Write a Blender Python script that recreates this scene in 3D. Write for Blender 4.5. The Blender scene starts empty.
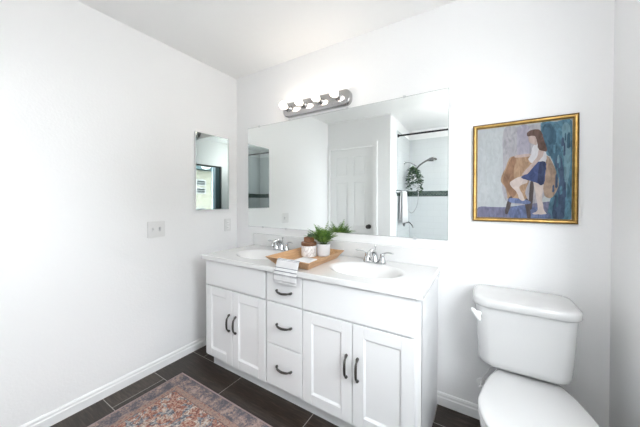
import bpy, bmesh, math, random
from mathutils import Vector, Matrix, noise
from mathutils.geometry import tessellate_polygon
C = bpy.context.scene.collection
sc = bpy.context.scene
PI = math.pi

# ------------------------------------------------------------------ camera
cd = bpy.data.cameras.new('camera'); cam = bpy.data.objects.new('camera', cd); C.objects.link(cam)
cam.location = (2.0485, -1.7579, 1.2543)
cam.rotation_euler = (PI/2 - 0.0119, 0, 0.5549)
cd.sensor_width = 36; cd.lens = 262.1356/640*36; cd.shift_y = -9.617/640; cd.clip_start = 0.01
sc.camera = cam

# ------------------------------------------------------------------ daylight, lamp levels, exposure
w = bpy.data.worlds.new('sky'); sc.world = w; w.use_nodes = True
bg = w.node_tree.nodes['Background']; bg.inputs[0].default_value = (0.97, 0.965, 1.0, 1); bg.inputs[1].default_value = 10.5
BULB_POWER = 7.0
FILL_GLOBE = 15.0  # glow strength of the added room-brightening globe
def area(name, loc, rot, sx, sy, power, col):
    l = bpy.data.lights.new(name, 'AREA'); l.shape = 'RECTANGLE'; l.size = sx; l.size_y = sy; l.energy = power; l.color = col
    o = bpy.data.objects.new(name, l); C.objects.link(o); o.location = loc; o.rotation_euler = rot; return o
pl = area('window_daylight', (2.70, -1.3225, 1.4275), (0, PI/2, 0), 1.06, .93, 1, (1, 1, 1))
pl.data.cycles.is_portal = True
sc.view_settings.view_transform = 'Standard'; sc.view_settings.look = 'None'
sc.view_settings.gamma = 1; sc.view_settings.use_curve_mapping = False
sc.view_settings.exposure = 1.23

# ------------------------------------------------------------------ materials
def mat(name, col, rough=.5, metal=0, spec=.5, bump=0, bscale=200, coat=0, trans=0, ior=1.45):
    m = bpy.data.materials.new(name); m.use_nodes = True; nt = m.node_tree; b = nt.nodes['Principled BSDF']
    b.inputs['Base Color'].default_value = (*col, 1); b.inputs['Roughness'].default_value = rough
    b.inputs['Metallic'].default_value = metal; b.inputs['Specular IOR Level'].default_value = spec
    b.inputs['Coat Weight'].default_value = coat; b.inputs['Transmission Weight'].default_value = trans
    b.inputs['IOR'].default_value = ior
    if bump:
        tc = nt.nodes.new('ShaderNodeTexCoord'); n = nt.nodes.new('ShaderNodeTexNoise'); n.inputs['Scale'].default_value = bscale
        bp = nt.nodes.new('ShaderNodeBump'); bp.inputs['Strength'].default_value = bump; bp.inputs['Distance'].default_value = .002
        nt.links.new(tc.outputs['Object'], n.inputs['Vector']); nt.links.new(n.outputs['Fac'], bp.inputs['Height'])
        nt.links.new(bp.outputs['Normal'], b.inputs['Normal'])
    return m
class NG:
    """small helper to write node graphs"""
    def __init__(s, m): s.nt = m.node_tree; s.b = s.nt.nodes['Principled BSDF']
    def n(s, t, **k):
        x = s.nt.nodes.new(t)
        for a, v in k.items():
            if a in x.inputs.keys(): x.inputs[a].default_value = v
            else: setattr(x, a, v)
        return x
    def l(s, a, b): s.nt.links.new(a, b)
    def math(s, op, a, b=None, c=None):
        x = s.nt.nodes.new('ShaderNodeMath'); x.operation = op
        for i, v in enumerate((a, b, c)):
            if v is None: continue
            if isinstance(v, (int, float)): x.inputs[i].default_value = v
            else: s.l(v, x.inputs[i])
        return x.outputs[0]
    def mix(s, f, a, b):
        x = s.nt.nodes.new('ShaderNodeMix'); x.data_type = 'RGBA'
        if isinstance(f, (int, float)): x.inputs[0].default_value = f
        else: s.l(f, x.inputs[0])
        for i, v in ((6, a), (7, b)):
            if isinstance(v, tuple): x.inputs[i].default_value = (*v, 1)
            else: s.l(v, x.inputs[i])
        return x.outputs[2]
    def coords(s, scale=(1,1,1), loc=(0,0,0), rot=(0,0,0)):
        tc = s.n('ShaderNodeTexCoord'); mp = s.n('ShaderNodeMapping'); mp.inputs['Scale'].default_value = scale
        mp.inputs['Location'].default_value = loc; mp.inputs['Rotation'].default_value = rot
        s.l(tc.outputs['Object'], mp.inputs['Vector']); return mp.outputs[0]
    def noise(s, v, scale, detail=3, dist=0):
        n = s.n('ShaderNodeTexNoise'); n.inputs['Scale'].default_value = scale; n.inputs['Detail'].default_value = detail
        n.inputs['Distortion'].default_value = dist; s.l(v, n.inputs['Vector']); return n.outputs['Fac']
    def ramp(s, f, stops):
        r = s.n('ShaderNodeValToRGB'); e = r.color_ramp.elements
        while len(e) < len(stops): e.new(.5)
        for x, (p, c) in zip(e, stops): x.position = p; x.color = (*c, 1)
        s.l(f, r.inputs[0]); return r.outputs[0]
    def bump(s, h, st=.3, d=.002):
        b = s.n('ShaderNodeBump'); b.inputs['Strength'].default_value = st; b.inputs['Distance'].default_value = d
        s.l(h, b.inputs['Height']); s.l(b.outputs[0], s.b.inputs['Normal'])

M = {}
M['wall'] = mat('wall_paint', (.925, .925, .93), .55, bump=.35, bscale=90)
M['ceil'] = mat('ceiling_paint', (.96, .96, .96), .8, bump=.2, bscale=120)
M['trim'] = mat('trim_paint', (.92, .92, .92), .3)
M['cab'] = mat('cabinet_paint', (.88, .885, .895), .32)
M['door'] = mat('door_paint', (.90, .905, .905), .35)
M['marble'] = mat('cultured_marble', (.80, .80, .80), .08, coat=.4)
M['porc'] = mat('porcelain', (.69, .69, .69), .07, coat=.5)
M['seat'] = mat('toilet_seat_plastic', (.70, .70, .70), .2)
M['chrome'] = mat('chrome', (.62, .63, .64), .07, 1)
M['nickel'] = mat('brushed_nickel', (.62, .61, .60), .22, 1)
M['bar'] = mat('polished_bar', (.50, .49, .49), .16, 1)
M['dknickel'] = mat('dark_nickel', (.22, .22, .22), .25, 1)
M['bronze'] = mat('dark_bronze', (.10, .095, .09), .28, .85)
M['black'] = mat('black_metal', (.012, .012, .014), .4, .3)
M['plate'] = mat('switch_plastic', (.82, .82, .82), .3)
M['slot'] = mat('slot_dark', (.10, .10, .11), .5)
M['grey_tog'] = mat('toggle_grey', (.62, .62, .64), .4)
M['clip'] = mat('clear_clip', (.75, .77, .78), .15)
M['edge'] = mat('mirror_edge', (.22, .26, .25), .3)
M['towel'] = mat('towel_white', (.86, .86, .87), .95, bump=.8, bscale=500)
M['hose'] = mat('hose_metal', (.45, .46, .47), .3, .9)
M['tubm'] = mat('tub_enamel', (.86, .87, .88), .12)
def mirror(name, col):
    m = mat(name, col, 0.0, 1); return m
M['mirror'] = mirror('mirror_glass', (.875, .905, .895))
M['mirror2'] = mirror('cabinet_mirror_glass', (.38, .415, .41))
# bulbs
def emit(name, col, s):
    m = bpy.data.materials.new(name); m.use_nodes = True; nt = m.node_tree; nt.nodes.clear()
    e = nt.nodes.new('ShaderNodeEmission'); e.inputs[0].default_value = (*col, 1); e.inputs[1].default_value = s
    o = nt.nodes.new('ShaderNodeOutputMaterial'); nt.links.new(e.outputs[0], o.inputs[0]); return m
M['bulb'] = emit('lit_bulb', (1, .88, .75), BULB_POWER)
M['fill_glow'] = emit('added_globe_glow', (1, .98, .96), FILL_GLOBE)  # emission for the added globe, not one of the vanity bulbs
# window glass: plain clear pane
m = bpy.data.materials.new('window_glass'); m.use_nodes = True; nt = m.node_tree; nt.nodes.clear()
t = nt.nodes.new('ShaderNodeBsdfTransparent'); t.inputs[0].default_value = (.93, .96, .96, 1)
g = nt.nodes.new('ShaderNodeBsdfGlossy'); g.inputs['Roughness'].default_value = .02
mx = nt.nodes.new('ShaderNodeMixShader'); mx.inputs[0].default_value = .06; o = nt.nodes.new('ShaderNodeOutputMaterial')
nt.links.new(t.outputs[0], mx.inputs[1]); nt.links.new(g.outputs[0], mx.inputs[2]); nt.links.new(mx.outputs[0], o.inputs[0])
M['glass'] = m
# floor: dark wood-look tile 61 x 30.5 cm, light grout; object coords are world here
m = mat('wood_look_tile', (.03, .025, .02), .3); G = NG(m); v = G.coords()
sep = G.n('ShaderNodeSeparateXYZ'); G.l(v, sep.inputs[0]); X, Y = sep.outputs[0], sep.outputs[1]
yr = G.math('DIVIDE', G.math('ADD', Y, .475 + .305*20), .305)
row = G.math('FLOOR', yr); fy = G.math('FRACT', yr)
odd = G.math('MODULO', row, 2)
xo = G.math('ADD', X, G.math('MULTIPLY', odd, .01))
xo = G.math('SUBTRACT', xo, G.math('MULTIPLY', G.math('SUBTRACT', 1, odd), .15))
xr = G.math('DIVIDE', G.math('ADD', xo, 6.1), .61); fx = G.math('FRACT', xr); colid = G.math('FLOOR', xr)
def near(f, wid): return G.math('GREATER_THAN', G.math('ABSOLUTE', G.math('SUBTRACT', f, .5)), .5 - wid)
gr = G.math('MAXIMUM', near(fx, .0030), near(fy, .0060))
vs = G.coords((4, 42, 1)); st = G.noise(vs, 2.2, 6, .6); vs2 = G.coords((8, 200, 1)); st2 = G.noise(vs2, 2, 4)
wn = G.n('ShaderNodeTexWhiteNoise'); wn.noise_dimensions = '2D'; cb = G.n('ShaderNodeCombineXYZ')
G.l(row, cb.inputs[0]); G.l(colid, cb.inputs[1]); G.l(cb.outputs[0], wn.inputs['Vector'])
f = G.math('ADD', G.math('MULTIPLY', st, .6), G.math('MULTIPLY', st2, .4))
f = G.math('ADD', f, G.math('MULTIPLY', G.math('SUBTRACT', wn.outputs[0], .5), .12))
colr = G.ramp(f, [(.32, (.016, .011, .008)), (.5, (.036, .025, .019)), (.68, (.082, .060, .046))])
G.l(G.mix(gr, colr, (.42, .39, .36)), G.b.inputs['Base Color']); G.bump(G.math('SUBTRACT', f, gr), .15, .001)
M['floor'] = m
# tub wall tiles (white subway), mapping chosen per wall
def tile(name, axis, bw, bh, c1, c2, mortar, rough=.12, msize=.012):
    m = mat(name, c1, rough); G = NG(m)
    tc = G.n('ShaderNodeTexCoord'); sp = G.n('ShaderNodeSeparateXYZ'); G.l(tc.outputs['Object'], sp.inputs[0])
    cb = G.n('ShaderNodeCombineXYZ'); G.l(sp.outputs[axis], cb.inputs[0]); G.l(sp.outputs[2], cb.inputs[1])
    br = G.n('ShaderNodeTexBrick'); br.inputs['Scale'].default_value = 1; br.inputs['Brick Width'].default_value = bw
    br.inputs['Row Height'].default_value = bh; br.inputs['Mortar Size'].default_value = .0015
    br.inputs['Color1'].default_value = (*c1, 1); br.inputs['Color2'].default_value = (*c2, 1); br.inputs['Mortar'].default_value = (*mortar, 1)
    G.l(cb.outputs[0], br.inputs['Vector']); G.l(br.outputs['Color'], G.b.inputs['Base Color']); 
    G.bump(G.math('SUBTRACT', 1, br.outputs['Fac']), .4, .001); return m
wt = ((.70, .73, .74), (.69, .72, .735), (.62, .65, .655))
M['tile_x'] = tile('white_tile_back', 0, .20, .10, *wt); M['tile_y'] = tile('white_tile_side', 1, .20, .10, *wt)
bt = ((.035, .06, .055), (.10, .15, .13), (.3, .32, .31))
M['band_x'] = tile('green_mosaic_back', 0, .045, .0225, *bt, .1); M['band_y'] = tile('green_mosaic_side', 1, .045, .0225, *bt, .1)
# wood
def wood(name, c1, c2, scale=(30, 4, 30), rough=.45):
    m = mat(name, c1, rough); G = NG(m); v = G.coords(scale); f = G.noise(v, 2.5, 5, 1.2)
    G.l(G.ramp(f, [(.3, c2), (.7, c1)]), G.b.inputs['Base Color']); G.bump(f, .1, .001); return m
M['wood'] = wood('acacia_wood', (.66, .40, .21), (.46, .25, .12))
M['wood_in'] = wood('acacia_wood_inside', (.48, .26, .11), (.30, .14, .05))
M['wood_dk'] = wood('walnut_lid', (.24, .11, .055), (.11, .045, .022), (20, 20, 60))
M['wood_blk'] = wood('cork_brown', (.34, .16, .085), (.20, .085, .045), (20, 20, 60))
# marbled jar
m = mat('marbled_ceramic', (.85, .84, .84), .2); G = NG(m); v = G.coords()
f = G.noise(v, 14, 6, 1.5); f = G.math('ABSOLUTE', G.math('SUBTRACT', f, .5))
G.l(G.ramp(f, [(0, (.56, .53, .53)), (.05, (.76, .73, .73)), (.12, (.86, .85, .85))]), G.b.inputs['Base Color']); M['marbled'] = m
M['pot'] = mat('white_ceramic_pot', (.80, .80, .83), .35)
M['soil'] = mat('dark_soil', (.03, .02, .015), .9)
def leafm(name, c1, c2, sc_=25):
    m = mat(name, c1, .5); G = NG(m); f = G.noise(G.coords(), sc_, 3)
    G.l(G.ramp(f, [(.35, c2), (.65, c1)]), G.b.inputs['Base Color']); return m
M['fern'] = leafm('fern_leaf', (.30, .48, .10), (.09, .22, .05))
M['stem'] = mat('green_stem', (.10, .17, .06), .6)
M['succ'] = leafm('succulent_leaf', (.22, .32, .24), (.10, .18, .12), 60)
M['euca'] = leafm('eucalyptus_leaf', (.06, .12, .07), (.02, .05, .03), 30)
# striped hand towel: stripes across by object z / distance stored in UV
m = mat('striped_towel', (.84, .84, .84), .95); G = NG(m)
uv = G.n('ShaderNodeUVMap'); sp = G.n('ShaderNodeSeparateXYZ'); G.l(uv.outputs[0], sp.inputs[0]); V = sp.outputs[1]
mask = None
for p_, hw in ((.052, .0022), (.059, .0012), (.104, .0026), (.124, .0026), (.145, .0026), (.151, .001)):
    k = G.math('LESS_THAN', G.math('ABSOLUTE', G.math('SUBTRACT', V, p_)), hw); mask = k if mask is None else G.math('MAXIMUM', mask, k)
nz = G.noise(G.coords(), 700, 2)
G.l(G.mix(mask, (.84, .84, .85), (.27, .275, .30)), G.b.inputs['Base Color']); G.bump(nz, .6, .001); M['hand_towel'] = m
# gold frame
M['gold'] = wood('gilt_wood', (.60, .38, .12), (.36, .21, .05), (8, 8, 8), .32); NG(M['gold']).b.inputs['Metallic'].default_value = .55
M['gold_dk'] = mat('gilt_dark_edge', (.13, .08, .025), .45, .3)
# rug
m = mat('faded_persian_wool', (.4, .25, .2), .95); G = NG(m)
RX0, RX1, RY0, RY1 = .200, 1.42, -1.62, -.677
tc = G.n('ShaderNodeTexCoord'); mp = G.n('ShaderNodeMapping'); G.l(tc.outputs['Object'], mp.inputs[0]); sp = G.n('ShaderNodeSeparateXYZ'); G.l(mp.outputs[0], sp.inputs[0])
HX, HY = (RX1-RX0)/2, (RY1-RY0)/2
dx = G.math('SUBTRACT', HX, G.math('ABSOLUTE', sp.outputs[0])); dy = G.math('SUBTRACT', HY, G.math('ABSOLUTE', sp.outputs[1]))
d0 = G.math('MINIMUM', dx, dy)
nd = G.noise(mp.outputs[0], 60, 4); d = G.math('ADD', d0, G.math('MULTIPLY', G.math('SUBTRACT', nd, .5), .016))
def vor(scale, feat='F1', rnd=1.0):
    v_ = G.n('ShaderNodeTexVoronoi'); v_.feature = feat; v_.inputs['Scale'].default_value = scale
    v_.inputs['Randomness'].default_value = rnd; G.l(mp.outputs[0], v_.inputs['Vector']); return v_
n1 = G.noise(mp.outputs[0], 11, 6, 2.0); n2 = G.noise(mp.outputs[0], 95, 5, .6); n3 = G.noise(mp.outputs[0], 210, 3); n4 = G.noise(mp.outputs[0], 10, 4, 2.5); n5 = G.noise(mp.outputs[0], 24, 5, 1.0)
fieldc = G.ramp(n2, [(.36, (.14, .05, .04)), (.46, (.33, .12, .08)), (.54, (.42, .22, .155)), (.64, (.54, .41, .33))])
bluec = G.ramp(n2, [(.36, (.045, .06, .085)), (.50, (.14, .18, .22)), (.62, (.42, .42, .40))])
creamc = G.ramp(n2, [(.36, (.20, .10, .08)), (.48, (.48, .37, .30)), (.62, (.66, .58, .50))])
fieldc = G.mix(G.ramp(n1, [(.53, (0,0,0)), (.57, (1,1,1))]), fieldc, creamc)
fieldc = G.mix(G.ramp(n4, [(.55, (0,0,0)), (.58, (.9,.9,.9))]), fieldc, bluec)
vb = vor(9, 'F1', .25); bordc = G.ramp(G.math('ADD', G.math('MULTIPLY', vb.outputs['Distance'], .55), G.math('MULTIPLY', G.math('SUBTRACT', G.math('ADD', n2, G.math('MULTIPLY', n5, .8)), .9), 1.0)),
    [(.08, (.085, .08, .10)), (.20, (.17, .145, .155)), (.32, (.30, .21, .185)), (.5, (.44, .33, .28))])
vg = vor(30, 'F1', .3); guardc = G.ramp(G.math('ADD', G.math('MULTIPLY', vg.outputs['Distance'], .6), G.math('SUBTRACT', n2, .5)), [(.05, (.26, .12, .09)), (.22, (.40, .27, .215)), (.4, (.25, .17, .15))])
def lt(a): return G.math('LESS_THAN', d, a)
c_ = G.mix(lt(.135), fieldc, (.13, .09, .09)); c_ = G.mix(lt(.131), c_, guardc); c_ = G.mix(lt(.098), c_, (.20, .14, .13)); c_ = G.mix(lt(.095), c_, bordc)
c_ = G.mix(G.math('LESS_THAN', d0, .009), c_, (.42, .32, .31))
c_ = G.mix(G.math('MULTIPLY', n3, .22), c_, (.40, .34, .33))
G.l(c_, G.b.inputs['Base Color']); G.bump(n3, .7, .003); M['rug'] = m

# ------------------------------------------------------------------ mesh helpers (all coordinates in metres, room frame)
def B(): return bmesh.new()
def box(bm, x0, x1, y0, y1, z0, z1, bev=0, seg=2, mi=0):
    t = bmesh.new(); r = bmesh.ops.create_cube(t, size=1)
    for v in t.verts: v.co = Vector(((x0+x1)/2 + v.co.x*(x1-x0), (y0+y1)/2 + v.co.y*(y1-y0), (z0+z1)/2 + v.co.z*(z1-z0)))
    if bev: bmesh.ops.bevel(t, geom=t.edges[:], offset=bev, segments=seg, affect='EDGES', clamp_overlap=True)
    merge(bm, t, mi); return bm
def merge(bm, t, mi=0):
    mp = {v: bm.verts.new(v.co) for v in t.verts}
    for f in t.faces:
        try: q = bm.faces.new([mp[v] for v in f.verts]); q.material_index = mi; q.smooth = f.smooth
        except ValueError: pass
    t.free()
def loft(bm, rings, cap0=True, cap1=True, closed=True, mi=0, smooth=True):
    vs = [[bm.verts.new(p) for p in r] for r in rings]; n = len(rings[0])
    for a, b in zip(vs, vs[1:]):
        for i in range(n if closed else n-1):
            j = (i+1) % n
            try: f = bm.faces.new((a[i], a[j], b[j], b[i])); f.smooth = smooth; f.material_index = mi
            except ValueError: pass
    if cap0: f = bm.faces.new(vs[0][::-1]); f.material_index = mi
    if cap1: f = bm.faces.new(vs[-1]); f.material_index = mi
    return bm
def lathe(bm, prof, c=(0,0,0), axis='Z', n=28, mi=0):
    rings = []
    for r, h in prof:
        ring = []
        for i in range(n):
            a = 2*PI*i/n; p, q = max(r, 1e-5)*math.cos(a), max(r, 1e-5)*math.sin(a)
            v = {'Z': (p, q, h), 'Y': (p, h, -q), 'X': (h, p, q)}[axis]
            ring.append(Vector(v) + Vector(c))
        rings.append(ring)
    return loft(bm, rings, mi=mi)
def tube(bm, pts, rad, n=10, mi=0, flat=1.0, sm=0):
    pts = [Vector(p) for p in pts]
    if not hasattr(rad, '__len__'): rad = [rad]*len(pts)
    if sm:
        P, R_ = [], []
        for i in range(len(pts)-1):
            p0, p1, p2, p3 = pts[max(i-1, 0)], pts[i], pts[i+1], pts[min(i+2, len(pts)-1)]
            for k in range(sm):
                t_ = k/sm; P.append(.5*((2*p1)+(p2-p0)*t_+(2*p0-5*p1+4*p2-p3)*t_*t_+(3*p1-p0-3*p2+p3)*t_**3)); R_.append(rad[i]*(1-t_)+rad[i+1]*t_)
        P.append(pts[-1]); R_.append(rad[-1]); pts, rad = P, R_
    rings = []; up = None
    for i, p in enumerate(pts):
        d = (pts[min(i+1, len(pts)-1)] - pts[max(i-1, 0)]).normalized()
        if up is None: up = d.orthogonal().normalized()
        up = (up - d*up.dot(d)).normalized(); s = d.cross(up)
        rings.append([p + up*math.cos(2*PI*k/n)*rad[i]*flat + s*math.sin(2*PI*k/n)*rad[i] for k in range(n)])
    return loft(bm, rings, mi=mi)
def sphere(bm, c, r, n=24, mi=0, sz=1):
    prof = [(r*math.sin(PI*i/(n//2)), -r*sz*math.cos(PI*i/(n//2))) for i in range(n//2+1)]
    return lathe(bm, prof, c, 'Z', n, mi)
def rrect(x0, x1, y0, y1, r, k=6):
    out = []
    for cx, cy, a0 in ((x1-r, y1-r, 0), (x0+r, y1-r, PI/2), (x0+r, y0+r, PI), (x1-r, y0+r, 3*PI/2)):
        for i in range(k+1):
            a = a0 + PI/2*i/k; out.append((cx + r*math.cos(a), cy + r*math.sin(a)))
    return out
def obj(name, bm, m, parent=None, smooth=None, bev=0):
    bmesh.ops.remove_doubles(bm, verts=bm.verts[:], dist=1e-6)
    bmesh.ops.recalc_face_normals(bm, faces=bm.faces[:])
    if parent is None:
        xs = [v.co.x for v in bm.verts]; ys = [v.co.y for v in bm.verts]; zs = [v.co.z for v in bm.verts]
        org = Vector(((min(xs)+max(xs))/2, (min(ys)+max(ys))/2, min(zs)))
    else: org = wloc(parent)
    if name in KEEP0: org = Vector((0, 0, 0))
    for v in bm.verts: v.co -= org
    me = bpy.data.meshes.new(name); bm.to_mesh(me); bm.free()
    o = bpy.data.objects.new(name, me); C.objects.link(o)
    for q in (m if isinstance(m, (list, tuple)) else [m]): me.materials.append(q)
    if parent is None: o.location = org
    else: o.parent = parent
    if smooth:
        for p in me.polygons: p.use_smooth = True
        try: me.set_sharp_from_angle(angle=math.radians(smooth))
        except Exception: pass
    if bev:
        b = o.modifiers.new('bevel', 'BEVEL'); b.width = bev; b.segments = 2; b.limit_method = 'ANGLE'
    return o
KEEP0 = {'floor'}
def wloc(o):
    v = Vector(o.location)
    while o.parent: o = o.parent; v += o.location
    return v
def tag(o, label, cat, group=None, kind=None):
    o['label'] = label; o['category'] = cat
    if group: o['group'] = group
    if kind: o['kind'] = kind
    return o
def thing(name, label, cat, loc, group=None):
    o = bpy.data.objects.new(name, None); C.objects.link(o); o.location = loc; o.empty_display_size = .05
    return tag(o, label, cat, group)
def struct(name, bm, m, parent=None, **k):
    o = obj(name, bm, m, parent, **k)
    if parent is None: o['kind'] = 'structure'
    return o

# ------------------------------------------------------------------ room shell
XR, ZC, YF, YB, XA = 2.562, 2.44, -1.80, -2.88, .98     # right wall, ceiling, door wall, tub back wall, corner of the tub alcove
T = .12
struct('floor', box(B(), -T, XR+T, YB-T, T, -.1, 0), M['floor'])
struct('ceiling', box(B(), -T, XR+T, YB-T, T, ZC, ZC+.1), M['ceil'])
struct('wall_back', box(B(), -T, XR+T, 0, T, 0, ZC), M['wall'])
struct('wall_left', box(B(), -T, 0, YF-T, 0, 0, ZC), M['wall'])
DX0, DX1, DZ = .035, .735, 2.03
bm = B(); box(bm, 0, DX0-.004, YF-T, YF, 0, ZC); box(bm, DX1+.004, XA, YF-T, YF, 0, ZC); box(bm, DX0-.004, DX1+.004, YF-T, YF, DZ+.004, ZC)
struct('wall_front', bm, M['wall'])
struct('wall_alcove', box(B(), XA-T, XA, YB, YF-T, 0, ZC), M['wall'])
struct('wall_tub', box(B(), XA-T, XR+T, YB-T, YB, 0, ZC), M['wall'])
WY0, WY1, WZ0, WZ1 = -1.785, -.86, .90, 1.955
bm = B(); box(bm, XR, XR+T, WY1, 0, 0, ZC); box(bm, XR, XR+T, YB, WY0, 0, ZC); box(bm, XR, XR+T, WY0, WY1, 0, WZ0); box(bm, XR, XR+T, WY0, WY1, WZ1, ZC)
struct('wall_right', bm, M['wall'])
def baseboard(name, axis, a0, a1, at, sgn):
    prof = [(0, 0), (.014, 0), (.014, .048), (.010, .054), (.010, .066), (.006, .074), (0, .076)]
    bm = B(); rings = []
    for a in (a0, a1):
        rings.append([Vector((a, at+sgn*p, z)) if axis == 'x' else Vector((at+sgn*p, a, z)) for p, z in prof])
    loft(bm, rings, smooth=False); return struct(name, bm, M['trim'])
baseboard('baseboard_left', 'y', YF+.001, -.001, .0005, 1)
baseboard('baseboard_back', 'x', .015, XR-.015, -.0005, -1)
baseboard('baseboard_right', 'y', -2.10, -.001, XR-.0005, -1)
baseboard('baseboard_front', 'x', DX1+.075, XA, YF+.0005, 1)
# tiled tub surround: lower tile, mosaic band, upper tile
for z0, z1, a, b in ((.40, 1.325, 'tile_x', 'tile_y'), (1.325, 1.415, 'band_x', 'band_y'), (1.415, 2.28, 'tile_x', 'tile_y')):
    struct('trim_1' if z0 < .5 else 'trim_2' if z0 < 1.4 else 'trim_3', box(B(), XA+.011, XR-.011, YB+.0005, YB+.010, z0, z1), M[a])
    struct('trim_4' if z0 < .5 else 'trim_5' if z0 < 1.4 else 'trim_6', box(B(), XA+.0005, XA+.010, YB+.0005, -2.10, z0, z1), M[b])
    struct('trim_7' if z0 < .5 else 'trim_8' if z0 < 1.4 else 'trim_9', box(B(), XR-.010, XR-.0005, YB+.0005, -2.10, z0, z1), M[b])

# six-panel door with casing and knob
def rect_panel_door(bm, x0, x1, z0, z1, y, th, s, rails, panels):
    """slab with raised panels in recessed fields; y is the front face, slab extends to y-th"""
    box(bm, x0, x1, y-th, y-.010, z0, z1)
    xs = [x0, x0+s, (x0+x1)/2-s*.45, (x0+x1)/2+s*.45, x1-s, x1]
    for a, b in ((xs[0], xs[1]), (xs[2], xs[3]), (xs[4], xs[5])): box(bm, a, b, y-.010, y, z0, z1, .003, 1)
    for a, b in rails: box(bm, x0+.01, x1-.01, y-.010, y-.0004, a, b, .003, 1)
    for a, b in panels:
        for c, d in ((xs[1], xs[2]), (xs[3], xs[4])): box(bm, c+.022, d-.022, y-.012, y-.002, a+.022, b-.022, .008, 2)
bm = B()
rect_panel_door(bm, DX0, DX1, .01, DZ, YF-.012, .035, .11, [(.01, .24), (.78, .90), (1.52, 1.62), (1.90, DZ)], [(.24, .78), (.90, 1.52), (1.62, 1.90)])
d = struct('door_1', bm, M['door'])
bm = B(); lathe(bm, [(0, 0), (.032, 0), (.032, .006), (.012, .010), (.012, .034), (.024, .040), (.030, .052), (.026, .066), (0, .070)], (DX1-.065, YF-.012, .885), 'Y')
struct('door_handle', bm, M['bronze'], d, smooth=40)
bm = B(); cw = .06
box(bm, max(DX0-.004-cw+.03, .001), DX0-.002, YF+.0005, YF+.018, 0, DZ+.004+cw, .003); box(bm, DX1+.002, DX1+.004+cw, YF+.0005, YF+.018, 0, DZ+.004+cw, .003)
box(bm, DX0-.002, DX1+.002, YF+.0005, YF+.0175, DZ+.002, DZ+.004+cw, .003)
struct('trim_10', bm, M['trim'])

# window in the right wall with a neighbouring house outside
M['win_blue'] = mat('pale_blue_frame', (.42, .55, .62), .4); M['win_teal'] = mat('dark_teal_screen', (.05, .09, .10), .6); M['win_dark'] = mat('dark_channel', (.02, .025, .025), .5)
bm = B(); a, b = XR+.03, XR+.075
box(bm, a, b, WY0, WY0+.03, WZ0, WZ1); box(bm, a, b, WY1-.04, WY1, WZ0, WZ1); box(bm, a, b, WY0+.03, WY1-.04, WZ0, WZ0+.04); box(bm, a, b, WY0+.03, WY1-.04, WZ1-.03, WZ1)
wi = struct('window_1', bm, M['win_dark'])
struct('sash', box(box(B(), a+.005, b-.005, -1.66, -1.60, WZ0+.04, WZ1-.03, .002), a+.005, b-.005, -1.60, WY1-.04, WZ0+.04, WZ0+.075, .002), M['win_blue'], wi)
struct('screen', box(B(), a+.012, a+.018, WY0+.03, -1.66, WZ0+.04, WZ1-.03), M['win_teal'], wi)
struct('pane', box(B(), a+.02, a+.024, -1.60, WY1-.04, WZ0+.075, WZ1-.03), M['glass'], wi)
M['siding'] = mat('cream_stucco', (.19, .18, .145), .9, bump=.3, bscale=20); M['eave'] = mat('grey_blue_eave', (.05, .075, .08), .9, spec=.1)
M['hwin'] = mat('dark_house_glass', (.03, .035, .035), .8, spec=.1); M['htrim'] = mat('house_trim_white', (.24, .24, .24), .6); M['ground'] = mat('outdoor_ground', (.42, .41, .39), .9)
struct('ground', box(B(), XR+T+.05, 24, -24, 6, -.6, -.5), M['ground'])
hx = 14.0
h = thing('neighbour_house', 'cream house with grey eave and dark windows reflected in the small mirror', 'house', (hx+1.5, -9, -.5))
obj('wall', box(B(), hx, hx+4, -18, -2, -.5, 3.35), M['siding'], h)
bm = B(); loft(bm, [[Vector((hx-.7, y, 3.28)), Vector((hx-.7, y, 3.50)), Vector((hx+2, y, 5.0)), Vector((hx+4.7, y, 3.50)), Vector((hx+4.7, y, 3.28))] for y in (-18.6, -1.4)], smooth=False)
obj('roof', bm, M['eave'], h)
for zz in (.6, 1.93, 2.46):
    for k in range(12):
        yy = -3.2 - 1.15*k; x0 = hx; bm = B(); w2, h2 = .30, .14
        box(bm, x0-.05, x0-.001, yy-w2-.06, yy-w2, zz-h2-.06, zz+h2+.06); box(bm, x0-.05, x0-.001, yy+w2, yy+w2+.06, zz-h2-.06, zz+h2+.06)
        box(bm, x0-.05, x0-.001, yy-w2, yy+w2, zz-h2-.06, zz-h2); box(bm, x0-.05, x0-.001, yy-w2, yy+w2, zz+h2, zz+h2+.06)
        box(bm, x0-.045, x0-.001, yy-w2, yy+w2, zz-.015, zz+.015)
        f = obj('window', bm, M['htrim'], h)
        obj('pane', box(B(), x0-.015, x0-.002, yy-w2+.002, yy+w2-.002, zz-h2+.002, zz+h2-.002), M['hwin'], f)

# added globe, out of view, put in to brighten the whole room
LX, LY = 2.12, -1.80
cl = thing('added_fill_globe', 'added unseen white globe brightening the room, hung under the ceiling near the tub', 'lamp', (LX, LY, 1.935))
bm = B(); lathe(bm, [(0, ZC-.001), (.075, ZC-.001), (.072, ZC-.02), (.02, ZC-.03), (.012, 2.18), (.03, 2.172), (.03, 2.155), (0, 2.155)], (LX, LY, 0), n=32); obj('base', bm, M['trim'], cl, smooth=40)
bm = B(); sphere(bm, (LX, LY, 2.045), .115, 32); obj('globe', bm, M['fill_glow'], cl, smooth=80)

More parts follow.
